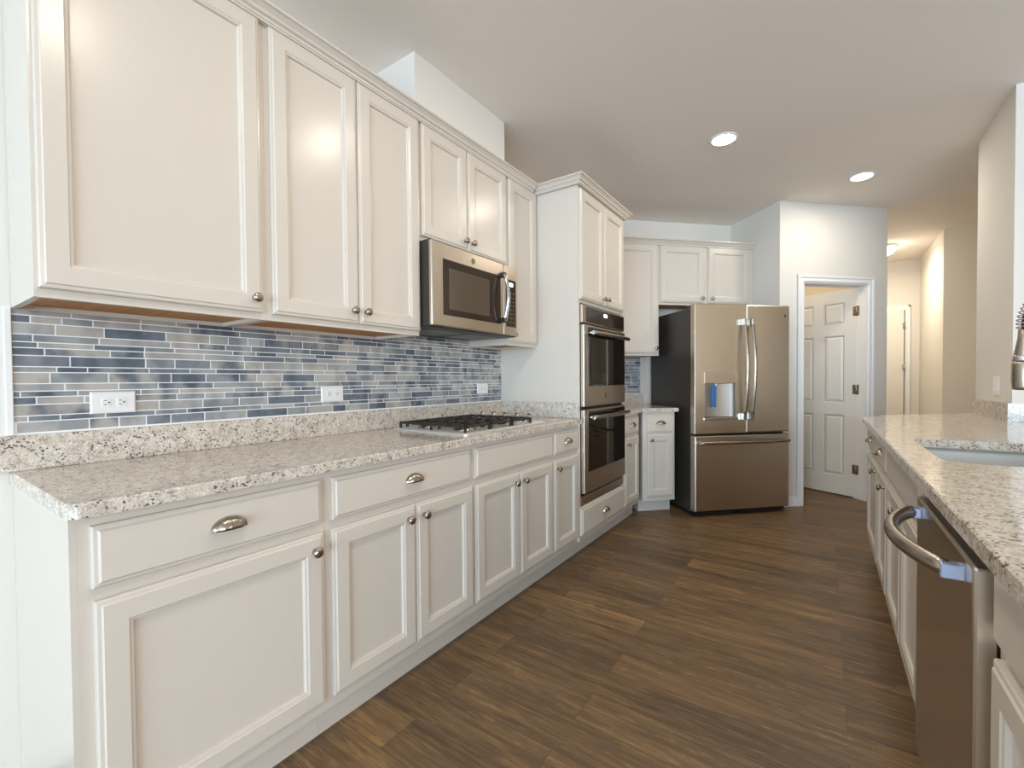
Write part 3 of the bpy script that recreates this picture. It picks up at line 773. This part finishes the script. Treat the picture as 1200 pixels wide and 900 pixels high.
for i in range(N+1):
    s = L*i/N; j = max(k for k in range(len(arch)) if seglen[k] <= s+1e-9); j = min(j, len(arch)-2)
    p, q = Vector(arch[j]), Vector(arch[j+1]); f = (s-seglen[j])/max(1e-9, seglen[j+1]-seglen[j]); c = p.lerp(q, f)
    t = (q-p).normalized(); n1 = Vector((0, 1, 0)); n2 = t.cross(n1); a = 2*PI*turns*i/N
    pts.append(c + (n1*math.cos(a)+n2*math.sin(a))*.0165)
tube(b, pts, .0019, 6); obj('spring', b, 'nickel', r)
b = B(); lathe(b, [(.008, .405), (.0125, .400), (.0135, .372), (.022, .322), (.0225, .312)], (dx, 0, 0), 'z', 20); sp = obj('spray_neck', b, 'nickel', r)
b = B(); lathe(b, [(.0245, .318), (.0255, .314), (.0255, .302), (.0245, .298)], (dx, 0, 0), 'z', 24); obj('spray_collar', b, 'chrome', r)
b = B(); lathe(b, [(.0235, .299), (.0265, .290), (.0265, .235), (.0245, .215), (.0235, .208), (.016, .206)], (dx, 0, 0), 'z', 24); obj('spray_head', b, 'nickel', r)
b = B(); tube(b, [(0, 0, .31), (dx*.5, 0, .31), (dx+.026, 0, .31)], .007, 10); obj('docking_arm', b, 'nickel', r)
b = B(); tube(b, [(0, .02, .055), (0, .06, .075), (0, .10, .12)], [.009, .008, .006], 10); obj('lever', b, 'nickel', r)

# ------------------------------------------------------------------ ceiling lamps
def can(label, x, y):
    r = thing('recessed_light', label, 'ceiling light', (x, y, H), 0, 'recessed ceiling lights')
    b = B(); rings = [(.088, -.0003), (.088, -.004), (.081, -.007), (.072, -.007), (.068, -.003)]
    lathe(b, rings, (0, 0, 0), 'z', 32); obj('trim_ring', b, 'trim', r)
    b = B(); lathe(b, [(.070, -.0072), (.05, -.0095), (.002, -.0105)], (0, 0, 0), 'z', 32); obj('lens', b, 'lens', r)
    l = bpy.data.lights.new('recessed_lamp', 'AREA'); l.shape = 'DISK'; l.size = .14; l.energy = CAN_POWER; l.color = (1, .90, .76)
    o = bpy.data.objects.new('recessed_lamp', l); COL.objects.link(o); o.location = (0, 0, -.013); o.parent = r
can('lit recessed ceiling light nearer the viewer, over the middle of the aisle', 1.366, 3.279)
can('lit recessed ceiling light farther off, over the pantry door', 2.157, 4.517)
can('recessed ceiling light over the aisle in front of the cooktop', 1.40, 1.76)
can('recessed ceiling light over the near end of the aisle', 1.46, .50)
r = thing('flush_ceiling_light', 'lit round dome light on the hallway ceiling', 'ceiling light', (2.49, 7.10, H))
b = B(); lathe(b, [(.15, -.0003), (.15, -.02), (.14, -.028)], (0, 0, 0), 'z', 32); obj('base_ring', b, 'trim', r)
b = B(); lathe(b, [(.138, -.028), (.128, -.06), (.10, -.09), (.06, -.108), (.002, -.115)], (0, 0, 0), 'z', 32); obj('dome', b, 'dome', r)
l = bpy.data.lights.new('hall_lamp', 'AREA'); l.shape = 'DISK'; l.size = .24; l.energy = HALL_POWER; l.color = (1, .87, .66)
o = bpy.data.objects.new('hall_lamp', l); COL.objects.link(o); o.location = (0, 0, -.122); o.parent = r
l = bpy.data.lights.new('pantry_lamp', 'POINT'); l.energy = 5; l.color = (1, .80, .52); l.shadow_soft_size = .08
o = bpy.data.objects.new('pantry_lamp', l); COL.objects.link(o); px_, py_ = A45(4.85, 2.85); o.location = (px_, py_, 2.5)
for o in list(COL.objects):
    if o.parent is None and o.get('category') == 'cabinet' and 'group' not in o:
        if o.name.startswith('wall_cabinet'): o['group'] = 'white wall cabinets'
        elif o.name.startswith('base_cabinet'): o['group'] = 'white base cabinets'
